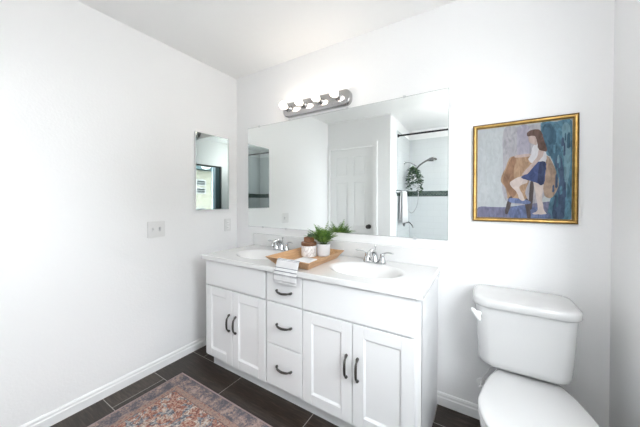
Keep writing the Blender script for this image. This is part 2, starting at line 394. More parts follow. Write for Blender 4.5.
# ------------------------------------------------------------------ wall mirror over the vanity
mx0, mx1, mz0, mz1 = .166, 1.871, 1.016, 1.931
mi = thing('wall_mirror', 'wide frameless mirror on the wall above the double vanity', 'mirror', ((mx0+mx1)/2, 0, mz0))
obj('mirror_glass', box(B(), mx0, mx1, -.0075, -.0062, mz0, mz1), M['mirror'], mi)
obj('backing', box(B(), mx0-.0012, mx1+.0012, -.0062, -.0008, mz0-.0015, mz1+.002), M['edge'], mi)
for z, xs in ((mz1, (.31, .66, 1.20, 1.61)), (mz0, (.35, .62, 1.68))):
    for x in xs:
        s = 1 if z == mz1 else -1
        bm = B(); box(bm, x-.008, x+.008, -.0115, -.0008, min(z+s*.003, z+s*.010), max(z+s*.003, z+s*.010), .001); box(bm, x-.008, x+.008, -.0115, -.0085, min(z-s*.006, z+s*.010), max(z-s*.006, z+s*.010), .001)
        obj('clip', bm, M['clip'], mi)

# medicine cabinet on the left wall
mc = thing('medicine_cabinet', 'small rectangular mirror-fronted medicine cabinet on the left wall', 'cabinet', (0, -.277, 1.174))
obj('cabinet_body', box(B(), .0008, .016, -.447, -.116, 1.176, 1.832, .001), M['trim'], mc)
d_ = obj('mirror_door', box(B(), .017, .0225, -.451, -.114, 1.174, 1.834, .0012, 1), M['clip'], mc)
obj('mirror_glass', box(B(), .0226, .0236, -.446, -.119, 1.179, 1.829), M['mirror2'], d_)

# switch plate and outlet on the left wall
sw = thing('light_switch', 'white two-gang switch plate on the left wall below the small mirror', 'switch', (0, -.752, .983))
obj('plate', box(B(), .0008, .007, -.814, -.690, .985, 1.103, .003), M['plate'], sw)
for y, mt in ((-.775, 'plate'), (-.729, 'grey_tog')):
    bm = B(); box(bm, .007, .0085, y-.007, y+.007, 1.028, 1.060); box(bm, .0085, .018, y-.0045, y+.0045, 1.038, 1.058, .002); obj('toggle', bm, M[mt], sw)
ou = thing('wall_outlet', 'white rectangular power outlet on the left wall beside the corner', 'outlet', (0, -.115, .965))
obj('plate', box(B(), .0008, .007, -.152, -.078, .968, 1.086, .003), M['plate'], ou)
for z in (1.003, 1.051):
    bm = B(); box(bm, .007, .010, -.132, -.098, z-.014, z+.014, .001); r_ = obj('receptacle', bm, M['trim'], ou)
    bm = B(); box(bm, .010, .0106, -.123, -.1215, z-.006, z+.005); box(bm, .010, .0106, -.110, -.1085, z-.005, z+.004); obj('slot', bm, M['slot'], r_)

# ------------------------------------------------------------------ vanity light bar
lb = thing('vanity_light', 'chrome bar light with four round lit bulbs above the mirror', 'lamp', (.925, 0, 1.95))
bx0, bx1, bz0, bz1 = .617, 1.237, 1.952, 2.066
bm = B(); loops = []
for y, ins in ((-.0008, 0), (-.034, 0), (-.040, .003), (-.044, .010)):
    loops.append([Vector((p[0], y, p[1])) for p in rrect(bx0+ins, bx1-ins, bz0+ins, bz1-ins, .045-ins*.6, 8)])
loft(bm, loops); obj('backplate', bm, M['bar'], lb, smooth=35)
for x in (.680, .834, .990, 1.145):
    bm = B(); lathe(bm, [(0, -.044), (.030, -.044), (.030, -.048), (.023, -.054), (.019, -.074), (.017, -.078), (0, -.078)], (x, 0, 2.018), 'Y', 24)
    s_ = obj('socket', bm, M['bar'], lb, smooth=35)
    bm = B(); r = .0295; pr = []
    for i in range(19):
        a = PI*i/18; hh = r*math.cos(a); rr = r*math.sin(a)
        pr.append((max(rr, .012) if (i < 4) else rr, -.115 + hh))
    pr = [(0, -.079), (.012, -.079)] + [q for q in pr if q[1] < -.088]
    lathe(bm, pr, (x, 0, 2.022), 'Y', 28); obj('bulb', bm, M['bulb'], lb, smooth=80)

# ------------------------------------------------------------------ double vanity
VX0, VX1, VF = .25, 1.818, -.512
va = thing('vanity_cabinet', 'white double vanity cabinet with shaker doors and three centre drawers', 'cabinet', ((VX0+VX1)/2, -.26, 0))
bm = B()
box(bm, VX0, VX0+.016, VF, -.016, .09, .816, .001, 1)                     # sides
box(bm, VX1-.016, VX1, VF, -.016, .0, .816, .001, 1)
box(bm, VX0+.016, VX1-.016, -.024, -.016, .09, .80); box(bm, VX0+.016, VX1-.016, VF+.02, -.024, .09, .104)
box(bm, .290, VX1-.016, -.478, -.462, 0.0, .09); box(bm, .290, .305, -.462, -.03, 0, .09)
for a, b in ((VX0, .290), (.868, .902), (1.155, 1.183), (1.778, VX1)): box(bm, a, b, VF-.004, VF+.015, .088, .816)
for a, b in ((.088, .104), (.610, .640), (.795, .816)): box(bm, VX0+.002, VX1-.002, VF-.003, VF+.014, a, b)
box(bm, .56, .585, VF-.0025, VF+.014, .1, .62); box(bm, 1.472, 1.492, VF-.0025, VF+.014, .1, .62); box(bm, .89, 1.17, VF-.0025, VF+.014, .345, .375)
obj('body', bm, M['cab'], va)
FY = -.534
def slab(name, x0, x1, z0, z1):
    return obj(name, box(B(), x0, x1, FY, VF-.0045, z0, z1, .003, 2), M['cab'], va)
def shaker(x0, x1, z0, z1, s=.062):
    bm = B()
    box(bm, x0, x0+s, FY, VF-.0045, z0, z1, .0025, 2); box(bm, x1-s, x1, FY, VF-.0045, z0, z1, .0025, 2)
    box(bm, x0+s-.003, x1-s+.003, FY+.0002, VF-.0045, z1-s, z1, .0025, 2); box(bm, x0+s-.003, x1-s+.003, FY+.0002, VF-.0045, z0, z0+s, .0025, 2)
    # sloped inner moulding and panel
    a, b, c, e = x0+s-.002, x1-s+.002, z0+s-.002, z1-s+.002; k = .010
    outer = [(a, c), (b, c), (b, e), (a, e)]; inner = [(a+k, c+k), (b-k, c+k), (b-k, e-k), (a+k, e-k)]
    loft(bm, [[Vector((p, FY+.002, q)) for p, q in outer], [Vector((p, FY+.009, q)) for p, q in inner]], cap0=False, cap1=True, smooth=False)
    return obj('door', bm, M['cab'], va)
def pull(parent, c, axis, L=.118):
    """arched bar pull with flattened spoon feet"""
    bm = B(); c = Vector(c); ax = Vector((1,0,0)) if axis == 'x' else Vector((0,0,1))
    def P(t, o): return c + ax*(t*L/2) + Vector((0, -o, 0)) + (Vector((0,0,-.006*(1-abs(t)))) if axis == 'x' else Vector((0,0,0)))
    pts = [P(-1, .004), P(-.86, .007), P(-.70, .016), P(-.5, .024), P(0, .027), P(.5, .024), P(.70, .016), P(.86, .007), P(1, .004)]
    rad = [.003, .0085, .0050, .0066, .0074, .0066, .0050, .0085, .003]
    tube(bm, pts, rad, 10, sm=4)
    for t in (-.88, .88):
        lathe(bm, [(0, 0), (.0075, 0), (.0068, -.004), (.004, -.007), (0, -.0075)], c + ax*(t*L/2), 'Y', 14)
    return obj('handle', bm, M['bronze'], parent, smooth=50)
slab('drawer_front', .277, .880, .630, .811); slab('drawer_front', 1.171, 1.793, .630, .811)
for z0, z1, hz in ((.630, .811, .706), (.366, .624, .497), (.103, .360, .237)):
    dr = slab('drawer', .892, 1.166, z0, z1); pull(dr, (1.035, FY, hz), 'x', .125)
for x0, x1, hx in ((.277, .5655, .540), (.5695, .880, .606), (1.171, 1.4815, 1.452), (1.4855, 1.793, 1.515)):
    d_ = shaker(x0, x1, .098, .622); pull(d_, (hx, FY, .395), 'z', .128)

# countertop with two integral oval basins and a backsplash
CX0, CX1, CY0, CY1, CZ = .240, 1.829, -.551, -.0015, .8475
ct = thing('countertop', 'glossy white one-piece countertop with two oval basins on the vanity', 'countertop', ((CX0+CX1)/2, -.27, .8165))
basins = ((.62, -.292), (1.455, -.292)); A_, B_ = .222, .158
bm = B(); nx, ny = 260, 96; grid = []
def hgt(x, y):
    z = CZ
    for cx, cy in basins:
        r = math.hypot((x-cx)/A_, (y-cy)/B_)
        if r < 1.12:
            t = max(0, min(1, (1.06-r)/.62)); z -= .108*t*t*(3-2*t)
    return z
for j in range(ny+1):
    y = CY0 + .004 + (CY1-CY0-.004)*j/ny; row_ = []
    for i in range(nx+1):
        x = CX0+.004 + (CX1-CX0-.008)*i/nx; row_.append(bm.verts.new((x, y, hgt(x, y))))
    grid.append(row_)
for j in range(ny):
    for i in range(nx):
        f = bm.faces.new((grid[j][i], grid[j][i+1], grid[j+1][i+1], grid[j+1][i])); f.smooth = True
edge = [v for v in grid[0]] ; 
def ring_off(o, z):
    pts = [Vector((v.co.x, v.co.y-o, z)) for v in grid[0]]; return pts
# rolled front and side edges
prev = grid[0]
for o, dz in ((.0018, .0006), (.0034, .002), (.004, .004), (.004, .031), (-.012, .031)):
    cur = [bm.verts.new((v.co.x + (-o if k == 0 else o if k == len(grid[0])-1 else 0), CY0+.004-o, CZ-dz)) for k, v in enumerate(grid[0])]
    for k in range(len(cur)-1):
        f = bm.faces.new((prev[k], cur[k], cur[k+1], prev[k+1])); f.smooth = True
    prev = cur
for side in (0, -1):
    prev = [r_[side] for r_ in grid]; base = prev; sg = -1 if side == 0 else 1
    for o, dz in ((.0018, .0006), (.0034, .002), (.004, .004), (.004, .031), (-.012, .031)):
        cur = [bm.verts.new((v.co.x + sg*o, v.co.y - (o if k == 0 else 0), CZ-dz)) for k, v in enumerate(base)]
        for k in range(len(cur)-1):
            f = bm.faces.new((prev[k], cur[k], cur[k+1], prev[k+1])); f.smooth = True
        prev = cur
obj('top_slab', bm, M['marble'], ct, smooth=28)
obj('backsplash', box(B(), CX0, CX1, -.022, -.0015, CZ, CZ+.106, .004, 3), M['marble'], ct)
for cx, cy in basins:
    bm = B(); lathe(bm, [(0, .003), (.012, .003), (.020, .0015), (.022, 0), (.022, -.004)][::-1], (cx, cy, CZ-.112)); obj('drain', bm, M['chrome'], ct, smooth=40)

# faucets
def faucet(cx, cy, label):
    z = CZ+.0004; f = thing('faucet', label, 'faucet', (cx, cy, z), 'chrome two-lever faucets')
    bm = B(); loft(bm, [[Vector((p[0], p[1], h_)) for p in rrect(cx-.078+i_, cx+.078-i_, cy-.026+i_, cy+.026-i_, .0255-i_, 8)] for h_, i_ in ((z, 0), (z+.009, 0), (z+.014, .004))]); obj('base_plate', bm, M['chrome'], f, smooth=35)
    bm = B(); lathe(bm, [(.030, z+.012), (.027, z+.022), (.020, z+.038), (.017, z+.055), (.015, z+.066), (0, z+.070)], (cx, cy+.002, 0))
    tube(bm, [(cx, cy+.004, z+.045), (cx, cy-.016, z+.075), (cx, cy-.050, z+.090), (cx, cy-.088, z+.082), (cx, cy-.108, z+.062), (cx, cy-.110, z+.052)], [.0165, .0155, .0135, .012, .0115, .0115], 14, sm=5)
    obj('spout', bm, M['chrome'], f, smooth=50)
    bm = B(); tube(bm, [(cx, cy+.016, z+.012), (cx, cy+.016, z+.098)], .0028, 8); lathe(bm, [(.003, z+.092), (.0055, z+.097), (.0065, z+.104), (.005, z+.111), (0, z+.113)], (cx, cy+.016, 0), n=14); obj('lift_rod', bm, M['chrome'], f, smooth=50)
    for s in (-1, 1):
        hx = cx+s*.052; bm = B()
        lathe(bm, [(.024, z+.012), (.022, z+.020), (.017, z+.034), (.0135, z+.048), (.015, z+.056), (.013, z+.063), (0, z+.066)], (hx, cy, 0), n=20)
        tube(bm, [(hx, cy, z+.058), (hx+s*.018, cy-.004, z+.070), (hx+s*.042, cy-.010, z+.076), (hx+s*.066, cy-.014, z+.075), (hx+s*.078, cy-.016, z+.074)], [.009, .0068, .0062, .0085, .004], 12, sm=5, flat=.6)
        obj('lever', bm, M['chrome'], f, smooth=50)
faucet(.655, -.108, 'chrome two-lever faucet at the left basin behind the wooden tray')
faucet(1.448, -.108, 'chrome two-lever faucet at the right basin nearer the framed painting')

# ------------------------------------------------------------------ tray with towel, jar and plants
TZ = CZ+.0006; rim = [(.872, -.525), (1.222, -.540), (1.212, -.074), (.872, -.060)]; base = [(.925, -.482), (1.180, -.490), (1.170, -.118), (.925, -.112)]
cen = Vector((1.045, -.30, 0))
def ins(poly, k, z): 
    out = []
    for p in poly:
        v = Vector((p[0], p[1], 0)); d = (v-cen); out.append(Vector((v.x-math.copysign(k, d.x), v.y-math.copysign(k, d.y), z)))
    return out
bm = B(); RZ = TZ+.052
loft(bm, [ins(base, 0, TZ), ins(rim, 0, RZ-.001), ins(rim, .001, RZ), ins(rim, .010, RZ), ins(base, .008, TZ+.009)], smooth=False)
bm.normal_update()
tr = obj('serving_tray', bm, M['wood'], bev=.0015)
tag(tr, 'rectangular wooden tray with flared sides on the countertop between the basins', 'tray')
JB = TZ+.0096
jx, jy = .992, -.205
ja = thing('jar', 'white marbled ceramic jar with a dark wooden lid on the tray', 'jar', (jx, jy, JB))
bm = B(); lathe(bm, [(0, JB), (.050, JB), (.054, JB+.004), (.055, JB+.072), (.052, JB+.078), (0, JB+.078)], (jx, jy, 0), n=36); obj('body', bm, M['marbled'], ja, smooth=40)
bm = B(); lathe(bm, [(0, JB+.0785), (.054, JB+.0785), (.056, JB+.083), (.056, JB+.098), (.052, JB+.103), (0, JB+.103)], (jx, jy, 0), n=36); obj('lid', bm, M['wood_dk'], ja, smooth=40)
SZ = JB+.1035; sx_, sy_ = jx+.002, jy
sp_ = thing('succulent', 'tiny grey-green succulent in a brown block pot standing on the jar lid', 'plant', (sx_, sy_, SZ))
bm = B(); box(bm, sx_-.031, sx_+.031, sy_-.024, sy_+.024, SZ, SZ+.034, .003); obj('pot', bm, M['wood_blk'], sp_)
random.seed(5); bm = B()
for k in range(26):
    a = k*2.4; el = .35+.9*(k/26); L = .024+.008*random.random(); c0 = Vector((sx_+.012+.012*math.cos(a*.7), sy_+.008*math.sin(a*.7), SZ+.034))
    dr_ = Vector((math.cos(a)*math.cos(el), math.sin(a)*math.cos(el)*.8, math.sin(el)))
    tube(bm, [c0, c0+dr_*L*.5, c0+dr_*L*.85+Vector((0,0,.003)), c0+dr_*L+Vector((0,0,.005))], [.0018, .0036, .0030, .0006], 6, flat=.6)
obj('leaves', bm, M['succ'], sp_, smooth=60)

px_, py_ = 1.082, -.108
px_, py_ = 1.072, -.134
pf = thing('potted_fern', 'bright green fern in a round white ceramic pot on the tray', 'plant', (px_, py_, JB))
bm = B(); lathe(bm, [(0, JB), (.042, JB), (.046, JB+.004), (.050, JB+.084), (.050, JB+.088), (.046, JB+.088), (.044, JB+.078), (0, JB+.078)], (px_, py_, 0), n=36); obj('pot', bm, M['pot'], pf, smooth=40)
bm = B(); lathe(bm, [(0, JB+.0785), (.0435, JB+.0785), (.03, JB+.082), (0, JB+.084)], (px_, py_, 0)); obj('soil', bm, M['soil'], pf)
def leaf(bm, p, d, up, L, W, curl=.15, mi=0):
    d = d.normalized(); s = d.cross(up).normalized(); u = s.cross(d).normalized()
    c = [p, p+d*L*.3+s*W*.5+u*L*.04, p+d*L*.65+s*W*.42, p+d*L-u*L*curl, p+d*L*.65-s*W*.42, p+d*L*.3-s*W*.5+u*L*.04]
    mid = [p+d*L*.35-u*W*.12, p+d*L*.65-u*W*.12]
    V = [bm.verts.new(q) for q in c]; Mv = [bm.verts.new(q) for q in mid]
    for f in ((V[0], V[1], Mv[0]), (V[1], V[2], Mv[1], Mv[0]), (V[2], V[3], Mv[1]), (V[3], V[4], Mv[1]), (V[4], V[5], Mv[0], Mv[1]), (V[5], V[0], Mv[0])):
        q = bm.faces.new(f); q.smooth = True; q.material_index = mi
random.seed(11); bm = B(); base0 = Vector((px_, py_, JB+.082))
nf = 40
for k in range(nf):
    a = k*2.39996 + random.uniform(-.2, .2); q = (k/nf)**.6
    el = 1.50 - q*.62 + random.uniform(-.08, .08); L = .150 + random.uniform(-.03, .02) - .02*q
    dh = Vector((math.cos(a), math.sin(a), 0))
    reach = Vector((1, 1 if math.sin(a) < 0 else .50, 1))
    pts = []; p = base0 + dh*.022*q; e = el
    for s_ in range(11):
        pts.append(p.copy()); stp = Vector((dh.x*math.cos(e)*reach.x, dh.y*math.cos(e)*reach.y, math.sin(e)))*L/10; p = p + stp; e -= .035 + .06*q
    tube(bm, pts, [.0011]*8+[.0008]*3, 5, mi=1)
    for i_ in range(2, 11):
        d_ = (pts[min(i_+1, 10)]-pts[i_-1]).normalized(); side = d_.cross(Vector((0,0,1)))
        if side.length < .1: side = Vector((1,0,0))
        side.normalize(); w_ = .026*math.sin(PI*(i_/11)**.8)+.006
        for s2 in (-1, 1):
            leaf(bm, pts[i_], side*s2 + d_*.7 + Vector((0,0,random.uniform(-.15,.25))), side.cross(d_), w_, w_*.34)
obj('foliage', bm, [M['fern'], M['stem']], pf)

# striped hand towel draped over the short front side of the tray
prof = [(-.300, JB+.002), (-.40, JB+.002), (-.475, JB+.003), (-.505, TZ+.034), (-.528, RZ+.0035), (-.541, RZ+.0045), (-.5475, RZ-.003), (-.5475, TZ+.030), (-.549, CZ+.010), (-.5575, CZ-.004), (-.5595, CZ-.030), (-.5595, CZ-.055), (-.5595, CZ-.072)]
bm = B(); pv = [Vector((0, a, b)) for a, b in prof]; fine = []
for i in range(len(pv)-1):
    n_ = max(1, int((pv[i+1]-pv[i]).length/.006))
    for k in range(n_): fine.append(pv[i].lerp(pv[i+1], k/n_))
fine.append(pv[-1]); dist = [0]
for i in range(1, len(fine)): dist.append(dist[-1] + (fine[i]-fine[i-1]).length)
tot = dist[-1]; uvl = bm.loops.layers.uv.new('UVMap'); rows = []
i_rim = next(i for i, p in enumerate(fine) if p.y <= -.538)
for p, dd in zip(fine, dist):
    k = max(0, (dd - dist[i_rim])); r_ = []
    for c_i in range(25):
        u = c_i/24; x = .986 + .010*max(0, 1-k/.06) - .012*min(1, k/.1) + u*(.162 + .012*min(1, k/.1))
        wv = .0016*math.sin(u*13+dd*20)*min(1, k/.03) if k > 0 else 0
        bow = -.0012*abs(math.sin(u*9)) if k > 0 else 0
        v = bm.verts.new((x, p.y - abs(wv) + bow, p.z)); r_.append((v, (u, dd - dist[i_rim]+.05)))
    rows.append(r_)
for a, b in zip(rows, rows[1:]):
    for k in range(24):
        q = [a[k], a[k+1], b[k+1], b[k]]; f = bm.faces.new([t_[0] for t_ in q]); f.smooth = True
        for lp, t_ in zip(f.loops, q): lp[uvl].uv = t_[1]
tw = thing('hand_towel', 'white hand towel with grey stripes draped over the front edge of the tray', 'towel', (1.06, -.5, CZ-.07))
bmesh.ops.recalc_face_normals(bm, faces=bm.faces[:])
for v in bm.verts: v.co -= Vector(tw.location)
me = bpy.data.meshes.new('cloth'); bm.to_mesh(me); bm.free(); me.materials.append(M['hand_towel'])
to = bpy.data.objects.new('cloth', me); C.objects.link(to); to.parent = tw
sm_ = to.modifiers.new('solid', 'SOLIDIFY'); sm_.thickness = .003; sm_.offset = 0
bm = B(); box(bm, 1.03, 1.15, -.455, -.33, JB+.006, JB+.022, .006, 3); obj('folded_end', bm, M['towel'], tw, smooth=60)
# fringe hanging from the lower hem
bm = B(); random.seed(3)
for k in range(44):
    x = .985 + k*.0038; z = CZ-.072
    tube(bm, [(x, -.5600, z+.002), (x+random.uniform(-.001, .001), -.5603, z-.008), (x+random.uniform(-.002, .002), -.5600, z-.015-.004*abs(math.sin(k*.35)))], [.0015, .0013, .0006], 5)
obj('fringe', bm, M['towel'], tw)

# ------------------------------------------------------------------ framed painting
PX, PZ = 2.0, 1.14
FX0, FX1, FZ0, FZ1 = 2.000, 2.444, 1.139, 1.680
pa = thing('framed_painting', 'gold framed painting of a seated woman in a blue skirt near the tub', 'painting', ((FX0+FX1)/2, 0, FZ0))
bm = B(); prof = [(0, -.002, 1), (0, -.020, 1), (.002, -.024, 1), (.005, -.022, 0), (.009, -.027, 0), (.015, -.026, 0), (.018, -.020, 1), (.021, -.019, 0), (.023, -.014, 0), (.023, -.004, 0)]
rings = []
for k, y, mi_ in prof: rings.append([bm.verts.new(q) for q in ((FX0+k, y, FZ0+k), (FX1-k, y, FZ0+k), (FX1-k, y, FZ1-k), (FX0+k, y, FZ1-k))])
for (a, b, pr_) in zip(rings, rings[1:], prof):
    for i in range(4): f = bm.faces.new((a[i], a[(i+1)%4], b[(i+1)%4], b[i])); f.material_index = pr_[2]
obj('frame', bm, [M['gold'], M['gold_dk']], pa)
paint = {
    'wash': [(146, 504), (218, 505), (295, 506), (317, 456), (318, 317), (308, 116), (155, 116), (143, 331)],
    'violet': [(205, 500), (254, 499), (252, 354), (209, 348)],
    'floor': [(28, 78), (156, 80), (428, 116), (429, 24), (29, 9)],
    'teal': [(300, 511), (363, 510), (417, 508), (422, 220), (415, 23), (333, 20), (343, 131), (363, 237), (342, 330), (320, 363)],
    'deep': [(307, 488), (340, 502), (362, 420), (368, 268), (346, 330), (323, 378)],
    'navy': [(356, 314), (382, 327), (395, 161), (390, 25), (350, 24), (357, 131), (377, 222)],
    'pale_teal': [(381, 477), (411, 482), (414, 309), (400, 161), (390, 311)],
    'ochre': [(175, 348), (219, 354), (265, 353), (270, 270), (240, 164), (249, 116), (185, 129), (166, 123), (155, 182), (133, 229), (154, 294)],
    'ochre_dark': [(178, 341), (201, 343), (189, 262), (203, 165), (182, 132), (155, 190), (144, 235)],
    'ochre2': [(323, 344), (351, 296), (372, 207), (350, 134), (317, 144), (312, 256)],
    'stool_seat': [(174, 129), (253, 116), (254, 97), (174, 106)],
    'stool_leg': [(169, 129), (185, 129), (167, 47), (153, 53)],
    'stool_leg2': [(239, 116), (254, 116), (262, 27), (250, 23)],
    'stool_leg3': [(261, 211), (273, 201), (269, 81), (254, 81)],
    'bluepatch': [(182, 80), (272, 84), (332, 51), (333, 23), (183, 21)],
    'leg_bent': [(235, 247), (189, 227), (173, 204), (203, 161), (216, 122), (236, 116), (229, 145), (215, 190), (248, 211)],
    'leg_stand': [(276, 214), (312, 206), (308, 131), (316, 69), (325, 48), (299, 44), (270, 46), (291, 69), (284, 135)],
    'skirt': [(268, 312), (294, 316), (321, 308), (320, 255), (312, 200), (271, 214), (223, 235), (238, 253), (255, 268)],
    'skirt_dark': [(297, 306), (318, 305), (312, 203), (290, 210)],
    'torso': [(269, 396), (286, 406), (311, 395), (323, 347), (318, 308), (270, 308), (252, 329), (260, 356)],
    'arm': [(296, 400), (313, 385), (309, 343), (275, 295), (248, 256), (225, 251), (230, 263), (260, 303), (287, 345)],
    'arm_far': [(196, 356), (255, 360), (255, 347), (201, 343)],
    'face': [(251, 459), (271, 465), (286, 435), (284, 404), (269, 409), (254, 423)],
    'hair': [(244, 469), (261, 482), (288, 482), (303, 467), (313, 426), (325, 372), (313, 367), (291, 382), (286, 423), (276, 449), (259, 451), (247, 453)],
}
def pm(name, col, var=.25, scale=(18, 18, 7)):
    col = tuple(c*.76 for c in col); m = mat('paint_'+name, col, .65); G = NG(m); f = G.noise(G.coords(scale), 3.0, 5, 1.0)
    lo = tuple(c*(1-var) for c in col); hi = tuple(min(1, c*(1+var)+.02) for c in col)
    G.l(G.ramp(f, [(.3, lo), (.7, hi)]), G.b.inputs['Base Color']); return m
cols = [('canvas', (.50, .53, .55), .08), ('wash', (.40, .39, .42), .2), ('violet', (.40, .38, .46), .2), ('floor', (.17, .17, .27), .3), ('teal', (.075, .19, .27), .5), ('deep', (.03, .10, .16), .4),
    ('navy', (.035, .07, .14), .4), ('pale_teal', (.17, .31, .38), .3), ('ochre', (.40, .25, .15), .35), ('ochre_dark', (.27, .14, .075), .3), ('ochre2', (.36, .25, .18), .3),
    ('stool', (.07, .05, .05), .3), ('bluepatch', (.12, .16, .31), .5), ('skin', (.52, .40, .36), .15), ('skin_light', (.62, .52, .48), .12), ('skirt', (.035, .06, .19), .35), ('skirt_dark', (.02, .035, .11), .3), ('torso', (.66, .65, .68), .1), ('hair', (.11, .055, .04), .4)]
ci = {c[0]: i for i, c in enumerate(cols)}; mats = [pm(*c) for c in cols]
use = {'stool_seat': 'bluepatch', 'stool_leg': 'stool', 'stool_leg2': 'stool', 'stool_leg3': 'stool', 'leg_bent': 'skin_light', 'leg_stand': 'skin_light', 'arm': 'skin', 'arm_far': 'skin', 'face': 'skin'}
bm = B(); box(bm, FX0+.022, FX1-.022, -.013, -.004, FZ0+.022, FZ1-.022)
lay = 0
order = ['wash', 'violet', 'floor', 'teal', 'deep', 'pale_teal', 'ochre', 'ochre_dark', 'ochre2', 'navy', 'bluepatch', 'stool_leg', 'stool_leg2', 'stool_leg3', 'stool_seat', 'leg_stand', 'leg_bent', 'torso', 'skirt', 'skirt_dark', 'arm_far', 'arm', 'face', 'hair']
for nme in order:
    lay += 1; raw = [Vector((PX+a/1000, 0, PZ+b/1000)) for a, b in paint[nme]]; n_ = len(raw); pts = []
    for i in range(n_):
        p0, p1, p2, p3 = raw[i-1], raw[i], raw[(i+1)%n_], raw[(i+2)%n_]
        for k in range(5):
            t_ = k/5; q = .5*((2*p1)+(p2-p0)*t_+(2*p0-5*p1+4*p2-p3)*t_*t_+(3*p1-p0-3*p2+p3)*t_**3)
            q.x += .0022*noise.noise(q*90); q.z += .0022*noise.noise(q*90+Vector((9, 0, 0)))
            q.x = min(max(q.x, FX0+.0235), FX1-.0235); q.z = min(max(q.z, FZ0+.0235), FZ1-.0235); q.y = -.0131-lay*.00012; pts.append(q)
    vv = [bm.verts.new(q) for q in pts]
    for tri in tessellate_polygon([pts]):
        f = bm.faces.new([vv[i] for i in tri]); f.material_index = ci[use.get(nme, nme)]
# streaks of the brush in the drape
random.seed(8)
for k in range(26):
    lay += .2; x = PX + random.uniform(.345, .415); z = PZ + random.uniform(.08, .42); h_ = random.uniform(.03, .08); w_ = random.uniform(.003, .008); y = -.0131-.0031-k*.00001
    f = bm.faces.new([bm.verts.new((x+a, y, z+b)) for a, b in ((-w_, 0), (0, -.004), (w_, .004), (w_*.7, h_), (0, h_+.006), (-w_*.8, h_*.9))]); f.material_index = ci[random.choice(['teal', 'deep', 'pale_teal', 'navy'])]
obj('canvas', bm, mats, pa)

# ------------------------------------------------------------------ toilet
tx = 2.214
to_ = thing('toilet', 'white two-piece toilet with closed lid between the vanity and the right wall', 'toilet', (tx, -.35, 0))
def tank_ring(hw, y0, y1, z, r, bow=.012):
    pts = []
    for a, b in rrect(-hw, hw, y0, y1, r, 8):
        t_ = max(0, (-(b) - .10)/.2); pts.append(Vector((tx + a, b - bow*t_*(1-(a/hw)**2), z)))
    return pts
bm = B()
tk = [(.150, -.215, -.045, .441, .05), (.166, -.230, -.036, .446, .05), (.175, -.238, -.030, .458, .05), (.179, -.243, -.027, .48, .05), (.186, -.252, -.022, .60, .052), (.192, -.258, -.020, .735, .054), (.192, -.258, -.020, .741, .054)]
loft(bm, [tank_ring(a, b, c_, z, r, .022) for a, b, c_, z, r in tk]); obj('tank', bm, M['porc'], to_, smooth=50)
bm = B(); ld = [(.196, -.262, -.018, .742, .055), (.201, -.269, -.015, .744, .058), (.2035, -.273, -.0125, .750, .060), (.2035, -.273, -.0125, .772, .060), (.201, -.270, -.014, .779, .058), (.195, -.263, -.018, .784, .055), (.180, -.246, -.03, .7865, .05), (.05, -.16, -.12, .788, .015)]
loft(bm, [tank_ring(a, b, c_, z, r, .024) for a, b, c_, z, r in ld]); obj('tank_lid', bm, M['porc'], to_, smooth=50)
bm = B(); lathe(bm, [(0, 0), (.012, 0), (.012, -.008), (.008, -.020), (0, -.020)], (tx-.178, -.252, .702), 'Y', 18)
tube(bm, [(tx-.2065, -.262, .724), (tx-.200, -.268, .717), (tx-.186, -.275, .700), (tx-.175, -.277, .684), (tx-.171, -.276, .676)], [.005, .013, .014, .012, .005], 14, sm=5, flat=.75); obj('flush_lever', bm, M['trim'], to_, smooth=50)
tx2 = 2.236
OUT = [(0, .012), (.50, .008), (.585, .018), (.66, .070), (.78, .18), (.90, .35), (.985, .52), (1.0, .60), (.97, .70), (.86, .82), (.66, .92), (.38, .98), (0, 1.0)]
def seat_ring(hw, yb, yf, z, n=5, back=1.0):
    """elongated outline: narrow straight back edge, widest past the middle, rounded front"""
    L_ = [Vector((w_ if back == 1.0 else w_**back, t_, 0)) for w_, t_ in OUT]; half = []
    for i in range(len(L_)-1):
        p0, p1, p2, p3 = L_[max(i-1, 0)] if i else Vector((-.4, .012, 0)), L_[i], L_[i+1], L_[i+2] if i+2 < len(L_) else Vector((-.38, .98, 0))
        for k in range(n):
            t_ = k/n; half.append(.5*((2*p1)+(p2-p0)*t_+(2*p0-5*p1+4*p2-p3)*t_*t_+(3*p1-p0-3*p2+p3)*t_**3))
    half.append(L_[-1]); pts = [Vector((tx2+hw*q.x, yb+(yf-yb)*q.y, z)) for q in half]
    return pts + [Vector((2*tx2-p.x, p.y, z)) for p in pts[-2:0:-1]]
bm = B()
for_b = [(.105, -.16, -.50, 0.0), (.108, -.155, -.505, .02), (.100, -.16, -.50, .05), (.095, -.17, -.50, .12), (.120, -.165, -.53, .18), (.160, -.17, -.61, .25), (.185, -.18, -.675, .32), (.193, -.18, -.695, .355), (.194, -.18, -.697, .385), (.187, -.185, -.690, .392)]
loft(bm, [seat_ring(a, b, c_, z, 5, .6) for a, b, c_, z in for_b]); obj('bowl', bm, M['porc'], to_, smooth=55)
obj('tank_platform', box(B(), tx-.10, tx+.10, -.225, -.06, .30, .4275, .02, 3), M['porc'], to_, smooth=50)
bm = B(); loft(bm, [seat_ring(a, b, c_, z) for a, b, c_, z in ((.190, -.205, -.694, .394), (.197, -.20, -.701, .397), (.198, -.20, -.702, .405), (.194, -.203, -.698, .410))]); obj('seat', bm, M['seat'], to_, smooth=50)
bm = B(); loft(bm, [seat_ring(a, b, c_, z) for a, b, c_, z in ((.190, -.201, -.694, .412), (.197, -.196, -.701, .415), (.199, -.194, -.703, .421), (.196, -.197, -.700, .4265), (.188, -.205, -.690, .4295), (.12, -.27, -.60, .432), (.02, -.42, -.46, .433))]); obj('seat_lid', bm, M['seat'], to_, smooth=50)
